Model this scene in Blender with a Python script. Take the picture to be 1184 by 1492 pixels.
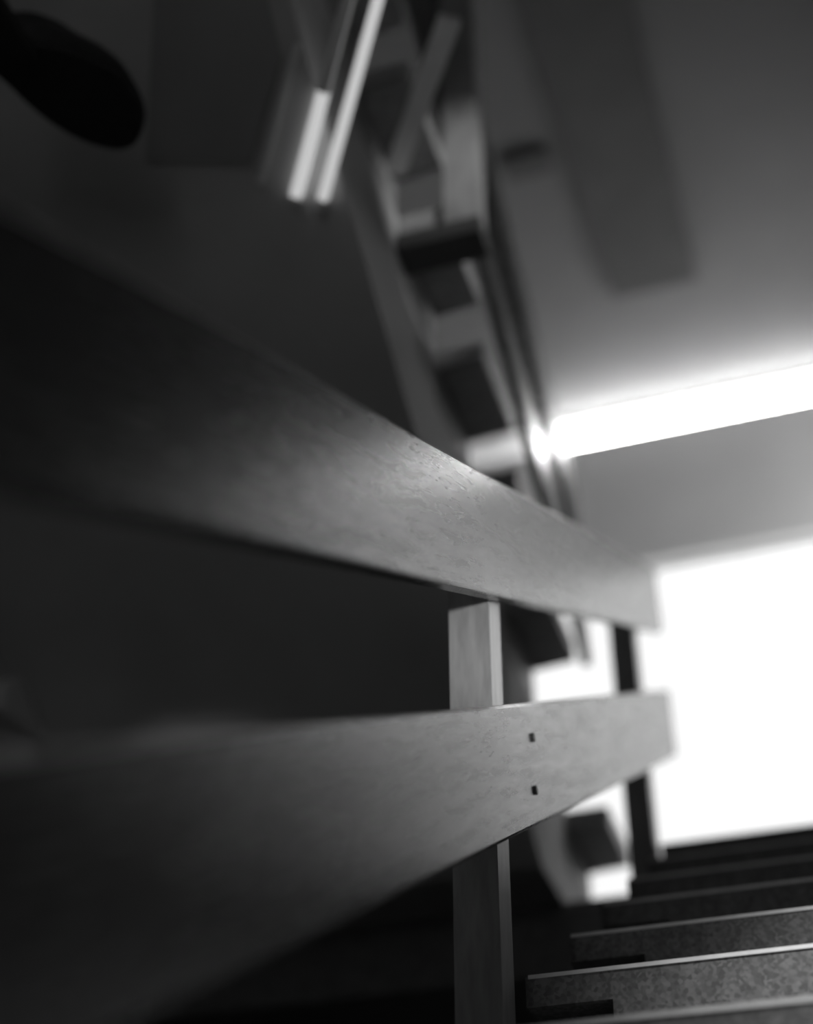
import bpy, bmesh, math, random
from mathutils import Vector, Matrix
random.seed(7)
for o in list(bpy.data.objects): bpy.data.objects.remove(o)
SC = bpy.context.scene
COL = SC.collection

# ------------------------------------------------------------------ camera
F, PITCH, YAW, ROLL = 2235.08, math.radians(36.9365), math.radians(18.2905), math.radians(0.228)
cd = bpy.data.cameras.new('camera'); cam = bpy.data.objects.new('camera', cd); COL.objects.link(cam)
right = Vector((math.cos(YAW), math.sin(YAW), 0)); fh = Vector((-math.sin(YAW), math.cos(YAW), 0)); up0 = Vector((0, 0, 1))
fwd = fh*math.cos(PITCH) + up0*math.sin(PITCH); up = -fh*math.sin(PITCH) + up0*math.cos(PITCH)
r = right*math.cos(ROLL) + up*math.sin(ROLL); u = -right*math.sin(ROLL) + up*math.cos(ROLL)
cam.matrix_world = Matrix(((r.x, u.x, -fwd.x, 0), (r.y, u.y, -fwd.y, 0), (r.z, u.z, -fwd.z, 0), (0, 0, 0, 1)))
cd.sensor_fit = 'VERTICAL'; cd.sensor_height = 36.0; cd.lens = F/1492*36.0
cd.clip_start = 0.02
cd.dof.use_dof = True; cd.dof.focus_distance = 2.14; cd.dof.aperture_fstop = 1.15
SC.camera = cam

# ------------------------------------------------------------------ world, exposure, lights
w = bpy.data.worlds.new('world'); SC.world = w; w.use_nodes = True
w.node_tree.nodes['Background'].inputs[0].default_value = (1, 1, 1, 1)
w.node_tree.nodes['Background'].inputs[1].default_value = 1.0
SC.view_settings.view_transform = 'Standard'; SC.view_settings.look = 'None'
SC.view_settings.exposure = 0.0; SC.view_settings.gamma = 1.0; SC.view_settings.use_curve_mapping = False
SC.cycles.max_bounces = 8; SC.cycles.diffuse_bounces = 5
PANE_END, PANE_CLERE, PANE_SIDE, PANE_FILL = .87, 36.0, 3.5, 1.7      # brightness of three frosted windows and the added fill pane behind the camera
STRIPE_LIGHT = 0.52  # glow of two light stripes on the soffit, built as emissive bars
def spot(loc, aim, watts, deg, blend, size):
    l = bpy.data.lights.new('added_spot', 'SPOT'); l.energy = watts; l.spot_size = math.radians(deg); l.spot_blend = blend; l.shadow_soft_size = size
    o = bpy.data.objects.new('added_spot', l); COL.objects.link(o); o.location = loc
    o.rotation_euler = (Vector(aim)-Vector(loc)).to_track_quat('-Z', 'Y').to_euler()
# added unseen spots with no fitting, on the right: at the near railing, at the steps, at the upper post
spot((.66, .95, .85), (-.53, 1.98, 1.24), 105, 15, 1.0, .06)
spot((.60, .9, 3.0), (.25, 1.93, .68), 640, 30, 1.0, .06)
spot((.62, 1.3, 2.9), (-.585, 2.34, 2.84), 75, 20, 1.0, .03)

# ------------------------------------------------------------------ materials (all neutral: a black-and-white place)
def mat(name, v, rough=.6, spec=.4, noise=0.0, scale=8.0, stretch=(1, 1, 1), bump=0.0, detail=6, rvar=0.0):
    m = bpy.data.materials.new(name); m.use_nodes = True
    nt = m.node_tree; b = nt.nodes['Principled BSDF']
    b.inputs['Base Color'].default_value = (v, v, v, 1); b.inputs['Roughness'].default_value = rough
    b.inputs['Specular IOR Level'].default_value = spec
    if noise or bump or rvar:
        tc = nt.nodes.new('ShaderNodeTexCoord'); mp = nt.nodes.new('ShaderNodeMapping')
        mp.inputs['Scale'].default_value = stretch
        n = nt.nodes.new('ShaderNodeTexNoise'); n.inputs['Scale'].default_value = scale; n.inputs['Detail'].default_value = detail
        nt.links.new(tc.outputs['Object'], mp.inputs[0]); nt.links.new(mp.outputs[0], n.inputs['Vector'])
        if noise:
            cr = nt.nodes.new('ShaderNodeValToRGB')
            lo, hi = v*(1-noise), min(1, v*(1+noise))
            cr.color_ramp.elements[0].position = .3; cr.color_ramp.elements[0].color = (lo, lo, lo, 1)
            cr.color_ramp.elements[1].position = .7; cr.color_ramp.elements[1].color = (hi, hi, hi, 1)
            nt.links.new(n.outputs[0], cr.inputs[0]); nt.links.new(cr.outputs[0], b.inputs['Base Color'])
        if rvar:
            mr = nt.nodes.new('ShaderNodeMapRange')
            mr.inputs[1].default_value = .3; mr.inputs[2].default_value = .7
            mr.inputs[3].default_value = rough-rvar; mr.inputs[4].default_value = rough+rvar
            nt.links.new(n.outputs[0], mr.inputs[0]); nt.links.new(mr.outputs[0], b.inputs['Roughness'])
        if bump:
            bp = nt.nodes.new('ShaderNodeBump'); bp.inputs['Strength'].default_value = bump; bp.inputs['Distance'].default_value = .01
            nt.links.new(n.outputs[0], bp.inputs['Height']); nt.links.new(bp.outputs[0], b.inputs['Normal'])
    return m

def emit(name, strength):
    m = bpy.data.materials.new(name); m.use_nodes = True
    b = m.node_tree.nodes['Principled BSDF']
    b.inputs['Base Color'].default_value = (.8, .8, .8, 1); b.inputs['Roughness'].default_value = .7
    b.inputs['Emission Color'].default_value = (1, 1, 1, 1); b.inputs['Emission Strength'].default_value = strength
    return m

def wood_material():
    """satin wood: long grain along the board, worn patches, fine scratches"""
    m = mat('satin_wood', .07, .42, .5, .14, 14, (6, .6, 6), .03, 8)
    nt = m.node_tree; b = nt.nodes['Principled BSDF']
    tc = nt.nodes.new('ShaderNodeTexCoord')
    # scratches: thin bands of a stretched, distorted wave
    mp = nt.nodes.new('ShaderNodeMapping'); mp.inputs['Rotation'].default_value = (.25, 0, 0); mp.inputs['Scale'].default_value = (1, 4, 60)
    n = nt.nodes.new('ShaderNodeTexNoise'); n.inputs['Scale'].default_value = 5; n.inputs['Detail'].default_value = 10; n.inputs['Roughness'].default_value = .7
    nt.links.new(tc.outputs['Object'], mp.inputs[0]); nt.links.new(mp.outputs[0], n.inputs['Vector'])
    n2 = nt.nodes.new('ShaderNodeTexNoise'); n2.inputs['Scale'].default_value = 20; n2.inputs['Detail'].default_value = 12; n2.inputs['Roughness'].default_value = .68
    mp2 = nt.nodes.new('ShaderNodeMapping'); mp2.inputs['Rotation'].default_value = (-.2, 0, 0); mp2.inputs['Scale'].default_value = (1, .3, 3.2)
    nt.links.new(tc.outputs['Object'], mp2.inputs[0]); nt.links.new(mp2.outputs[0], n2.inputs['Vector'])
    mr = nt.nodes.new('ShaderNodeMapRange'); mr.inputs[1].default_value = .35; mr.inputs[2].default_value = .7
    mr.inputs[3].default_value = .23; mr.inputs[4].default_value = .31
    nt.links.new(n2.outputs[0], mr.inputs[0]); nt.links.new(mr.outputs[0], b.inputs['Roughness'])
    bp = nt.nodes.new('ShaderNodeBump'); bp.inputs['Strength'].default_value = .12; bp.inputs['Distance'].default_value = .0012
    nt.links.new(n.outputs[0], bp.inputs['Height']); nt.links.new(bp.outputs[0], b.inputs['Normal'])
    return m

def terrazzo_material():
    m = mat('terrazzo', .10, .45, .5)
    nt = m.node_tree; b = nt.nodes['Principled BSDF']
    tc = nt.nodes.new('ShaderNodeTexCoord')
    vo = nt.nodes.new('ShaderNodeTexVoronoi'); vo.inputs['Scale'].default_value = 190
    n = nt.nodes.new('ShaderNodeTexNoise'); n.inputs['Scale'].default_value = 40; n.inputs['Detail'].default_value = 6
    nt.links.new(tc.outputs['Object'], vo.inputs['Vector']); nt.links.new(tc.outputs['Object'], n.inputs['Vector'])
    bw = nt.nodes.new('ShaderNodeRGBToBW'); nt.links.new(vo.outputs['Color'], bw.inputs[0])
    mx = nt.nodes.new('ShaderNodeMath'); mx.operation = 'MULTIPLY'
    nt.links.new(bw.outputs[0], mx.inputs[0]); nt.links.new(n.outputs[0], mx.inputs[1])
    cr = nt.nodes.new('ShaderNodeValToRGB')
    cr.color_ramp.elements[0].position = .08; cr.color_ramp.elements[0].color = (.09, .09, .09, 1)
    cr.color_ramp.elements[1].position = .45; cr.color_ramp.elements[1].color = (.2, .2, .2, 1)
    nt.links.new(mx.outputs[0], cr.inputs[0]); nt.links.new(cr.outputs[0], b.inputs['Base Color'])
    return m

M = dict(
    wood=wood_material(),
    post=mat('post_wood', .30, .38, .5, .18, 16, (5, 5, .8), .03),
    terrazzo=terrazzo_material(),
    terrazzo_pale=mat('pale_terrazzo', .30, .5, .4, .25, 60),
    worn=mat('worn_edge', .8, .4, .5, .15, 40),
    edge=mat('polished_edge', .85, .25, .6, .1, 30),
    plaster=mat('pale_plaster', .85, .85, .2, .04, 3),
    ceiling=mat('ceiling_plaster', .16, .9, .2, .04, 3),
    soffit=mat('grey_soffit', .55, .85, .2, .12, 2.2),
    wall=mat('grey_wall', .6, .9, .2, .15, 2.0),
    panel=mat('grey_panel', .34, .85, .2, .1, 3),
    beam=mat('dark_beam', .09, .8, .2, .08, 5),
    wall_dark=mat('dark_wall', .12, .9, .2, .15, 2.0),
    frame=mat('white_frame', .6, .5, .4, .03, 10),
    pane_end=emit('frosted_pane', PANE_END), pane_clere=emit('frosted_pane_high', PANE_CLERE), pane_side=emit('frosted_pane_side', PANE_SIDE), pane_fill=emit('fill_pane', PANE_FILL),
    stripe_glow=emit('glow_bar', STRIPE_LIGHT),
    slab_dark=mat('dark_slate', .03, .7, .3, .2, 9),
    metal=mat('dull_metal', .16, .5, .5, .05, 20),
    slat=mat('pale_slat', .8, .6, .3, .08, 12),
    leather=mat('black_leather', .04, .5, .3, .2, 40, bump=.1),
    rubber=mat('black_rubber', .04, .8, .2, .2, 60, bump=.1),
    screw=mat('dark_screw', .03, .5, .5, .1, 50),
    floor=mat('floor_terrazzo', .4, .6, .3, .2, 40),
)

# ------------------------------------------------------------------ helpers
def link(name, bm, m, parent=None, kind=None, bevel=0.0, loc=None, smooth=False):
    if bevel:
        bmesh.ops.bevel(bm, geom=[e for e in bm.edges if len(e.link_faces) == 2 and e.calc_face_angle(0) > .5],
                        offset=bevel, segments=2, profile=.5, affect='EDGES', clamp_overlap=True)
    bmesh.ops.recalc_face_normals(bm, faces=bm.faces[:])
    if loc: bmesh.ops.translate(bm, verts=bm.verts[:], vec=-Vector(loc))
    me = bpy.data.meshes.new(name); bm.to_mesh(me); bm.free(); me.materials.append(m)
    if smooth:
        for p in me.polygons: p.use_smooth = True
    o = bpy.data.objects.new(name, me); COL.objects.link(o)
    if loc: o.location = loc
    if parent:
        o.parent = parent
        o.location = Vector(loc or (0, 0, 0)) - parent.location
    if kind: o['kind'] = kind
    return o

def box(x0, x1, y0, y1, z0, z1, bm=None):
    bm = bm or bmesh.new()
    v = [bm.verts.new((x, y, z)) for x in (x0, x1) for y in (y0, y1) for z in (z0, z1)]
    for f in ((0, 1, 3, 2), (4, 6, 7, 5), (0, 4, 5, 1), (2, 3, 7, 6), (0, 2, 6, 4), (1, 5, 7, 3)):
        bm.faces.new([v[i] for i in f])
    return bm

def extrude_x(profile, x0, x1, bm=None):
    """profile: list of (y, z)"""
    bm = bm or bmesh.new()
    a = [bm.verts.new((x0, y, z)) for y, z in profile]; b = [bm.verts.new((x1, y, z)) for y, z in profile]
    bm.faces.new(a); bm.faces.new(b[::-1]); n = len(a)
    for i in range(n): bm.faces.new((a[i], a[(i+1) % n], b[(i+1) % n], b[i]))
    return bm

def extrude_y(profile, y0, y1, bm=None):
    """profile: list of (x, z)"""
    bm = bm or bmesh.new()
    a = [bm.verts.new((x, y0, z)) for x, z in profile]; b = [bm.verts.new((x, y1, z)) for x, z in profile]
    bm.faces.new(a); bm.faces.new(b[::-1]); n = len(a)
    for i in range(n): bm.faces.new((a[i], a[(i+1) % n], b[(i+1) % n], b[i]))
    return bm

def bar(p0, p1, wid, thick, side, bm=None):
    """square bar from p0 to p1; side = direction of its width"""
    bm = bm or bmesh.new(); p0, p1 = Vector(p0), Vector(p1); d = (p1-p0).normalized()
    s = Vector(side); s = (s - d*s.dot(d)).normalized()*wid/2; t = d.cross(s).normalized()*thick/2
    a = [bm.verts.new(p0+i*s+j*t) for i, j in ((-1, -1), (1, -1), (1, 1), (-1, 1))]
    b = [bm.verts.new(p1+i*s+j*t) for i, j in ((-1, -1), (1, -1), (1, 1), (-1, 1))]
    bm.faces.new(a); bm.faces.new(b[::-1])
    for i in range(4): bm.faces.new((a[i], a[(i+1) % 4], b[(i+1) % 4], b[i]))
    return bm

def thing(name, label, cat, loc=(0, 0, 0), group=None):
    o = bpy.data.objects.new(name, None); COL.objects.link(o); o.location = loc
    o['label'] = label; o['category'] = cat
    if group: o['group'] = group
    return o

# ------------------------------------------------------------------ dimensions
RISE, RUN = .17, .298
TH = math.atan2(RISE, RUN); S_, C_ = math.sin(TH), math.cos(TH)
LAND_Z, LAND_Y = 1.60, 3.49            # half landing and its front edge on the right flight
LAND_YL = 3.765                        # its front edge left of the well
FLOOR_Z = LAND_Z - 12*RISE
XL, XR, YB, YW, ZC = -2.0, .72, -1.6, 5.3, 4.535
G = .006                               # joint between stair and walls
X1, X1B = -.488, -.37                  # right flight: free tread ends, side of the stepped core
X2, X2B = -.685, -.802                 # left flight the same

# ------------------------------------------------------------------ the room
link('floor', box(XL-.2, XR+.2, YB-.2, YW+.2, FLOOR_Z-.1, FLOOR_Z), M['floor'], kind='structure')
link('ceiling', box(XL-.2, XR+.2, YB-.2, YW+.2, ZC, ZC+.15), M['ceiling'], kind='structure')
link('wall_left', box(XL-.2, XL, YB-.2, YW+.2, FLOOR_Z, ZC), M['wall'], kind='structure')
W4 = (-.66, -.18, 1.3, 2.9)              # added fill window behind the camera, never in view: x0 x1 z0 z1
bm = bmesh.new()
for a in ((XL, W4[0], FLOOR_Z, ZC), (W4[1], XR, FLOOR_Z, ZC), (W4[0], W4[1], FLOOR_Z, W4[2]), (W4[0], W4[1], W4[3], ZC)):
    box(a[0], a[1], YB-.2, YB, a[2], a[3], bm)
link('wall_back', bm, M['wall'], kind='structure')
W1 = (-1.75, .60, 1.95, 3.70)          # end window x0 x1 z0 z1
W3 = (-1.16, .35, 4.385, 4.515)        # clerestory strip
bm = bmesh.new()
for a in ((XL, W1[0], FLOOR_Z, ZC), (W1[1], XR, FLOOR_Z, ZC), (W1[0], W1[1], FLOOR_Z, W1[2]),
          (W1[0], W1[1], W1[3], W3[2]), (W1[0], W1[1], W3[3], ZC)):
    box(a[0], a[1], YW, YW+.2, a[2], a[3], bm)
link('wall_end', bm, M['plaster'], kind='structure')
W2 = (4.3, 5.2, 2.75, 4.0)              # window in the right wall: y0 y1 z0 z1
bm = bmesh.new()
for a in ((YB-.2, W2[0], FLOOR_Z, ZC), (W2[1], YW+.2, FLOOR_Z, ZC), (W2[0], W2[1], FLOOR_Z, W2[2]), (W2[0], W2[1], W2[3], ZC)):
    box(XR, XR+.2, a[0], a[1], a[2], a[3], bm)
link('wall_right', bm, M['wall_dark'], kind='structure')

def window_end(name, W, pm):
    x0, x1, z0, z1 = W; f = .012
    bm = bmesh.new()
    box(x0, x0+f, YW+.05, YW+.12, z0, z1, bm); box(x1-f, x1, YW+.05, YW+.12, z0, z1, bm)
    box(x0+f, x1-f, YW+.05, YW+.12, z0, z0+f, bm); box(x0+f, x1-f, YW+.05, YW+.12, z1-f, z1, bm)
    o = link(name, bm, M['frame'], kind='structure')
    link('pane', box(x0+f, x1-f, YW+.08, YW+.09, z0+f, z1-f), pm, o)
window_end('window_1', W1, M['pane_end'])
window_end('window_3', W3, M['pane_clere'])
f = .03; bm = bmesh.new()
x0, x1, z0, z1 = W4
box(x0, x0+f, YB-.12, YB-.05, z0, z1, bm); box(x1-f, x1, YB-.12, YB-.05, z0, z1, bm)
box(x0+f, x1-f, YB-.12, YB-.05, z0, z0+f, bm); box(x0+f, x1-f, YB-.12, YB-.05, z1-f, z1, bm)
o = link('fill_window', bm, M['frame'], kind='structure')
link('pane', box(x0+f, x1-f, YB-.09, YB-.08, z0+f, z1-f), M['pane_fill'], o)  # added glowing pane, soft fill from behind the camera
bm = bmesh.new()
y0, y1, z0, z1 = W2
box(XR+.05, XR+.12, y0, y0+f, z0, z1, bm); box(XR+.05, XR+.12, y1-f, y1, z0, z1, bm)
box(XR+.05, XR+.12, y0+f, y1-f, z0, z0+f, bm); box(XR+.05, XR+.12, y0+f, y1-f, z1-f, z1, bm)
o = link('window_2', bm, M['frame'], kind='structure')
link('pane', box(XR+.08, XR+.09, y0+f, y1-f, z0+f, z1-f), M['pane_side'], o)

# dark beam and short batten under the ceiling
link('trim_1', box(-.61, -.265, 1.2, 4.54, ZC-.05, ZC), M['beam'], kind='structure', bevel=.01)
link('trim_2', box(-.86, -.69, 3.72, 3.82, ZC-.04, ZC), M['beam'], kind='structure', bevel=.006)

# ------------------------------------------------------------------ right flight, rising away from the camera
def step_bm(core_x0, core_x1, free_x, y_nose, z_top, back, slab=.042, depth=RUN+.03, low=0.0):
    """L-shaped block: tread slab running out past the stepped core, riser flush under its front edge; back = +1/-1"""
    y1 = y_nose + back*depth
    ya, yb = min(y_nose, y1), max(y_nose, y1)
    if free_x < core_x0:
        prof = [(free_x, z_top), (core_x1, z_top), (core_x1, z_top-RISE+low), (core_x0, z_top-RISE+low), (core_x0, z_top-slab), (free_x, z_top-slab)]
    else:
        prof = [(free_x, z_top), (core_x0, z_top), (core_x0, z_top-RISE+low), (core_x1, z_top-RISE+low), (core_x1, z_top-slab), (free_x, z_top-slab)]
    return extrude_y(prof, ya, yb)

st1 = thing('staircase', 'lower flight of dark speckled stone steps with bright front edges, bottom right', 'stairs', (.1, LAND_Y-11*RUN, FLOOR_Z))
for k in range(1, 12):
    y, z = LAND_Y-RUN*k, LAND_Z-RISE*k
    sp = link('step', step_bm(X1B, XR-G, X1, y, z, 1, depth=RUN), M['terrazzo'], st1, loc=(.1, y, z-RISE), bevel=.003)
    nz = link('nosing', box(X1+.004, XR-G-.004, y-.0015, y+.012, z-.0035, z+.002), M['edge'], None, loc=(.1, y, z), bevel=.001)
    nz.parent = sp; nz.location = (0, 0, RISE)
# landing with its offset front edge
bm = bmesh.new()
pts = [(X1-.011, LAND_Y), (XR-G, LAND_Y), (XR-G, YW-G), (XL+G, YW-G), (XL+G, LAND_YL), (X1-.011, LAND_YL)]
a = [bm.verts.new((x, y, LAND_Z)) for x, y in pts]; b = [bm.verts.new((x, y, LAND_Z-.19)) for x, y in pts]
bm.faces.new(a); bm.faces.new(b[::-1])
for i in range(6): bm.faces.new((a[i], a[(i+1) % 6], b[(i+1) % 6], b[i]))
link('landing', bm, M['terrazzo'], st1, bevel=.003)
# stepped core below the flight
prof = [(LAND_Y-11*RUN+.02, FLOOR_Z), (LAND_Y-11*RUN+.33, FLOOR_Z), (LAND_Y, LAND_Z-.19-.30), (LAND_Y, LAND_Z-.19)]
prof2 = [(LAND_Y-10*RUN, LAND_Z-RISE*11-.0)]
q0 = LAND_Y-11*RUN
prof = [(q0+.25, FLOOR_Z), (q0+.75, FLOOR_Z), (LAND_Y, LAND_Z-.52), (LAND_Y, LAND_Z-.19), (LAND_Y-.02, LAND_Z-RISE*1-RISE-.001)]
link('core_slab', extrude_x(prof, X1B+.01, XR-G), M['soffit'], st1)

# ------------------------------------------------------------------ left flight, coming back over the camera
st2 = thing('staircase', 'upper flight seen from below, dark tread ends jutting past its grey soffit', 'stairs', (-1.4, 4.41, LAND_Z))
NS = 10
def nose2(k): return 4.425-RUN*(k-1), LAND_Z+RISE*k-.042
for k in range(1, NS+1):
    y, z = nose2(k)
    link('step', step_bm(X2B, XL+G, X2, y, z, -1, slab=.060, depth=.278, low=.043 if k == 1 else 0), M['terrazzo_pale'], st2, loc=(-1.4, y, z-RISE), bevel=.003)
q = 3.645-.507
def zq(y, q): return (q-y*S_)/C_
yA = 4.41; yBt = 1.2
prof = [(yA-RUN, LAND_Z), (yA-RUN, max(LAND_Z, zq(yA-RUN, q))), (yBt, zq(yBt, q)), (yBt, zq(yBt, 3.645-.14))]
ylow = (q-LAND_Z*C_)/S_
prof = [(yA-.02, LAND_Z), (ylow, LAND_Z), (yBt, zq(yBt, q)), (yBt, zq(yBt, 3.645-.10)), ]
link('soffit_slab', extrude_x(prof, XL+G, X2B-.002), M['soffit'], st2)
link('upper_landing', box(XL+G, X2, YB+G, nose2(NS)[0]-RUN, LAND_Z+RISE*11-.25, LAND_Z+RISE*11-.005), M['terrazzo'], st2, bevel=.003)

# ------------------------------------------------------------------ railings
def slope_board(name, qlo, qhi, y0, y1, x0, x1, sgn, parent, ym):
    """board following the flight, its ends cut plumb; q measured square to the slope"""
    z = lambda y, qq: (qq + sgn*y*S_)/C_
    prof = [(y0, z(y0, qlo)), (y1, z(y1, qlo)), (y1, z(y1, qhi)), (y0, z(y0, qhi))]
    # local origin at its middle, grain along local y: build rotated so that the object axis follows the slope
    c = Vector(((x0+x1)/2, ym, z(ym, (qlo+qhi)/2)))
    bm = extrude_x(prof, x0, x1)
    # a few cuts along the length for an even bevel
    bmesh.ops.bevel(bm, geom=bm.edges[:], offset=.0055, segments=3, profile=.5, affect='EDGES')
    bmesh.ops.translate(bm, verts=bm.verts[:], vec=-c)
    R = Matrix.Rotation(sgn*TH, 4, 'X')
    bmesh.ops.transform(bm, matrix=R.inverted(), verts=bm.verts[:])
    bmesh.ops.recalc_face_normals(bm, faces=bm.faces[:])
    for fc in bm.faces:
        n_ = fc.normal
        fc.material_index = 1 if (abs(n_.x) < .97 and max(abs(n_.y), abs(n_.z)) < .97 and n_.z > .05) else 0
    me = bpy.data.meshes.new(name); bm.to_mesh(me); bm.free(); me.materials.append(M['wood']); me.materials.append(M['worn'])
    o = bpy.data.objects.new(name, me); COL.objects.link(o)
    o.parent = parent; o.location = c-parent.location; o.rotation_euler = (sgn*TH, 0, 0)
    return o

r1 = thing('stair_railing', 'near railing of two broad worn wooden boards on posts, crossing the middle', 'railing', (-.5, 1.95, .35))
slope_board('handrail', .193, .389, .06, 3.785, -.50, -.47, 1, r1, 1.9)
slope_board('lower_rail', -.152, .030, .06, 3.785, -.50, -.47, 1, r1, 1.9)
q1 = lambda y, qq: (qq + y*S_)/C_
for y in (.44, 1.92, 3.41):
    link('post', box(-.565, -.50, y, y+.065, q1(y, -.337)-.22, q1(y, .36)), M['post'], r1, loc=(-.5325, y+.0325, q1(y, -.337)-.22), bevel=.003)
for z in (1.135, 1.046):
    bm = bmesh.new()
    bmesh.ops.create_cone(bm, cap_ends=True, segments=12, radius1=.007, radius2=.007, depth=.006, matrix=Matrix.Translation((-.4695, 2.038, z)) @ Matrix.Rotation(math.pi/2, 4, 'Y'))
    link('screw', bm, M['screw'], r1, loc=(-.47, 2.038, z))

r2 = thing('stair_railing', 'far railing of the upper flight, blurred boards above the tread ends', 'railing', (-.70, 2.48, 2.76))
slope_board('handrail', 4.227, 4.423, .5, 3.785, -.7145, -.684, -1, r2, 3.0)
slope_board('lower_rail', 3.882, 4.064, .5, 3.785, -.7145, -.684, -1, r2, 3.0)
for y, zb in ((2.335, 2.66), (.85, 3.25)):
    link('post', box(-.6835, -.60, y, y+.065, zb, zq(y, 4.40)), M['post'], r2, loc=(-.645, y+.03, zb), bevel=.003)
    link('bracket', box(-.800, -.599, y-.003, y+.085, zb-.050, zb), M['beam'], r2, loc=(-.70, y, zb), bevel=.003)

# ------------------------------------------------------------------ light stripes as glowing bars, slats and board on the soffit, top left
def on_soffit(x, y, off=0.0):
    n = Vector((0, -S_, -C_)); return Vector((x, y, zq(y, q))) + n*off
N = Vector((0, -S_, -C_))
def soffit_bar(name, a, b, wid, thick, m, parent, off, ext0=0.0):
    """flat bar lying on the soffit between two plan points (x, y)"""
    p0, p1 = on_soffit(*a, off), on_soffit(*b, off)
    d = (p1-p0).normalized()
    return link(name, bar(p0, p1, wid, thick, d.cross(N)), m, parent, loc=tuple((p0+p1)/2), bevel=.003)

TH_B = .022
def light_stripe(label, a, b, c, wid, lit2):  # stripe of light imitated by a glowing bar, no lamp there
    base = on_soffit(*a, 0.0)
    t = thing('light_stripe', label, 'light stripe', tuple(base), 'slanting stripes of light on the soffit, built as glowing bars')
    soffit_bar('glow_bar', a, b, wid, TH_B, M['stripe_glow'], t, TH_B/2+.001)
    soffit_bar('stripe_dim_end', b, c, wid*.95, TH_B, M['slat'], t, TH_B/2+.001)  # dimmer stretch of the stripe, in pale colour
    soffit_bar('stripe_tip', (a[0]-(b[0]-a[0])*.05, a[1]-(b[1]-a[1])*.05), a, wid*.9, TH_B*.9, M['slat'], t, TH_B/2+.001)
light_stripe('wider left one of two slanting stripes of light near the top, built as a glowing bar, grey upper end', (-.906, 1.998), (-.785, 1.832), (-.652, 1.65), .024, False)
light_stripe('narrower right one of two slanting stripes of light near the top, built as a glowing bar', (-.852, 2.015), (-.620, 1.70), (-.580, 1.645), .020, True)

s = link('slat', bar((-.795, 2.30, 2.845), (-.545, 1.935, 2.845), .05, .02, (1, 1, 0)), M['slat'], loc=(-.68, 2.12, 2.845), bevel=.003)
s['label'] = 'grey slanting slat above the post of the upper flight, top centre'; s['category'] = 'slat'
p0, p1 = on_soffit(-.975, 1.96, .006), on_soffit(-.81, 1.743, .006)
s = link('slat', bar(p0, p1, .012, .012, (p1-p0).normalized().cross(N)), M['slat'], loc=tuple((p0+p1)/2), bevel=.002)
s['label'] = 'thin grey slat left of the two bright stripes of light'; s['category'] = 'slat'

# dark board fixed flat on the soffit, left of the slats
bm = bmesh.new()
pl = [(-1.07, 1.60), (-.84, 1.60), (-.85, 1.76), (-.98, 1.92), (-1.20, 1.87)]
a = [bm.verts.new(on_soffit(x, y, 0.0)) for x, y in pl]; b = [bm.verts.new(on_soffit(x, y, .008)) for x, y in pl]
bm.faces.new(a); bm.faces.new(b[::-1])
for i in range(5): bm.faces.new((a[i], a[(i+1) % 5], b[(i+1) % 5], b[i]))
o = link('panel', bm, M['panel'], loc=tuple(on_soffit(-1.0, 1.75)))
o['label'] = 'dark flat board on the soffit between the shoe and the stripes of light'; o['category'] = 'panel'

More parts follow.
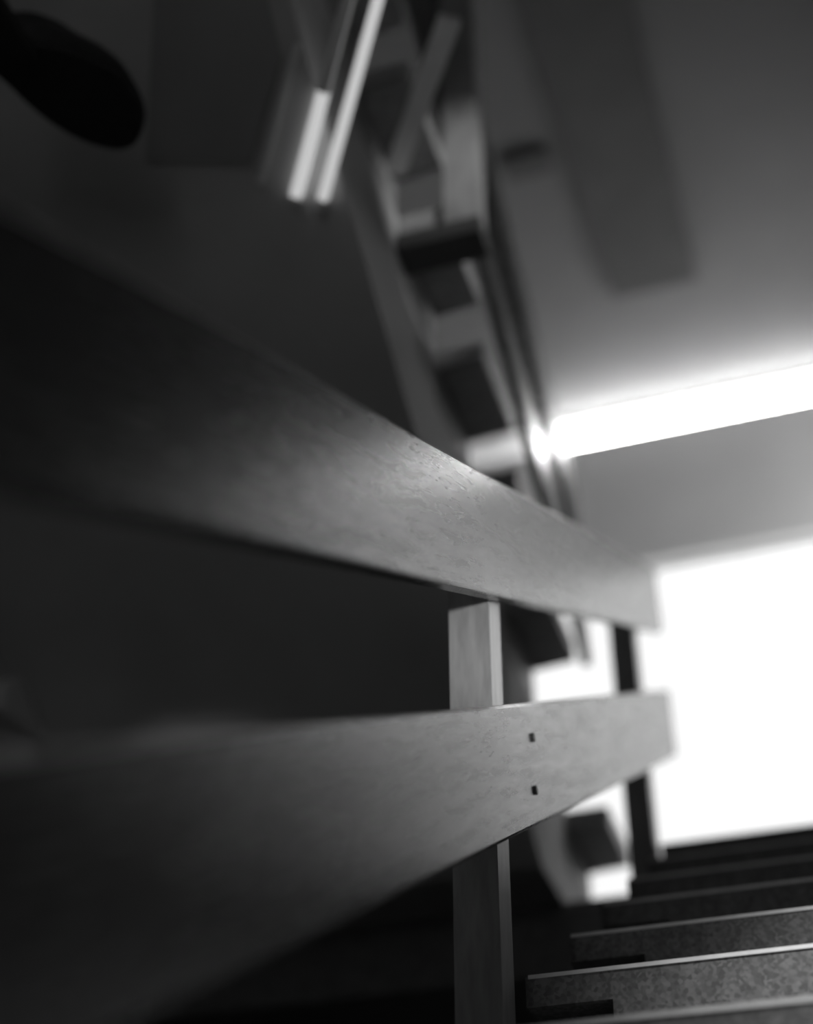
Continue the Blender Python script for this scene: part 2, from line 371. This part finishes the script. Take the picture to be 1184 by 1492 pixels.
# ------------------------------------------------------------------ shoe whose toe juts over a ledge, seen from below
link('trim_3', box(XL, -1.22, 1.15, 1.478, 2.39, 2.42), M['slab_dark'], kind='structure', bevel=.004)
out = [(-1.323, 1.451), (-1.286, 1.447), (-1.233, 1.459), (-1.185, 1.479), (-1.157, 1.503), (-1.127, 1.531), (-1.100, 1.563), (-1.089, 1.606),
       (-1.092, 1.656), (-1.105, 1.694), (-1.132, 1.728), (-1.167, 1.744), (-1.206, 1.730), (-1.248, 1.691), (-1.280, 1.639), (-1.302, 1.583), (-1.316, 1.523), (-1.330, 1.485)]
def smooth_loop(p, n=3):
    for _ in range(n):
        r_ = []
        for i in range(len(p)):
            a_, b_ = Vector(p[i]), Vector(p[(i+1) % len(p)]); r_ += [a_*.75+b_*.25, a_*.25+b_*.75]
        p = r_
    return p
loop = smooth_loop(out, 2); cen = sum((Vector(p) for p in loop), Vector((0, 0)))/len(loop)
sh = thing('shoe', 'black shoe silhouette seen from below, dark sole jutting out at top left', 'shoe', (-1.2, 1.58, 2.42))
def layer(rows, m, name):
    """rows: (z, scale, shift) rings lofted and capped"""
    bm = bmesh.new(); rings = []
    for z, s_, sh_ in rows:
        rings.append([bm.verts.new((cen.x+(p.x-cen.x)*s_+sh_[0], cen.y+(p.y-cen.y)*s_+sh_[1], z)) for p in loop])
    n = len(loop)
    for A, B in zip(rings, rings[1:]):
        for i in range(n): bm.faces.new((A[i], A[(i+1) % n], B[(i+1) % n], B[i]))
    bm.faces.new(rings[0][::-1]); bm.faces.new(rings[-1])
    return link(name, bm, m, sh, loc=(-1.2, 1.58, 2.42), smooth=False)
layer([(2.421, .965, (0, 0)), (2.424, .99, (0, 0)), (2.436, 1, (0, 0)), (2.440, .98, (0, 0))], M['rubber'], 'sole')
layer([(2.440, .93, (0, 0)), (2.455, .96, (0, 0)), (2.475, .92, (-.004, -.006)), (2.495, .80, (-.012, -.02)), (2.515, .62, (-.03, -.045)), (2.535, .48, (-.045, -.07))], M['leather'], 'upper')
# heel block under the sole's back part is the ledge side; a raised welt line along the sole
bm = bmesh.new()
for i in range(len(loop)):
    p, p2 = loop[i], loop[(i+1) % len(loop)]
    pa = Vector((cen.x+(p.x-cen.x)*.99, cen.y+(p.y-cen.y)*.99, 2.4415)); pb = Vector((cen.x+(p2.x-cen.x)*.99, cen.y+(p2.y-cen.y)*.99, 2.4415))
    bar(pa, pb, .004, .004, (0, 0, 1), bm)
link('welt', bm, M['leather'], sh, loc=(-1.2, 1.58, 2.42))

# ------------------------------------------------------------------ pale wedge on the dark left wall, far left
bm = bmesh.new()
pts = [(2.80, 1.86), (3.03, 1.90), (2.885, 2.005), (2.82, 1.95)]
extrude_x(pts, XL, XL+.035, bm)
o = link('wall_bracket', bm, M['plaster'], loc=(XL, 2.9, 1.92), bevel=.003)
o['label'] = 'small pale triangular bracket on the dark wall at the far left edge'; o['category'] = 'bracket'
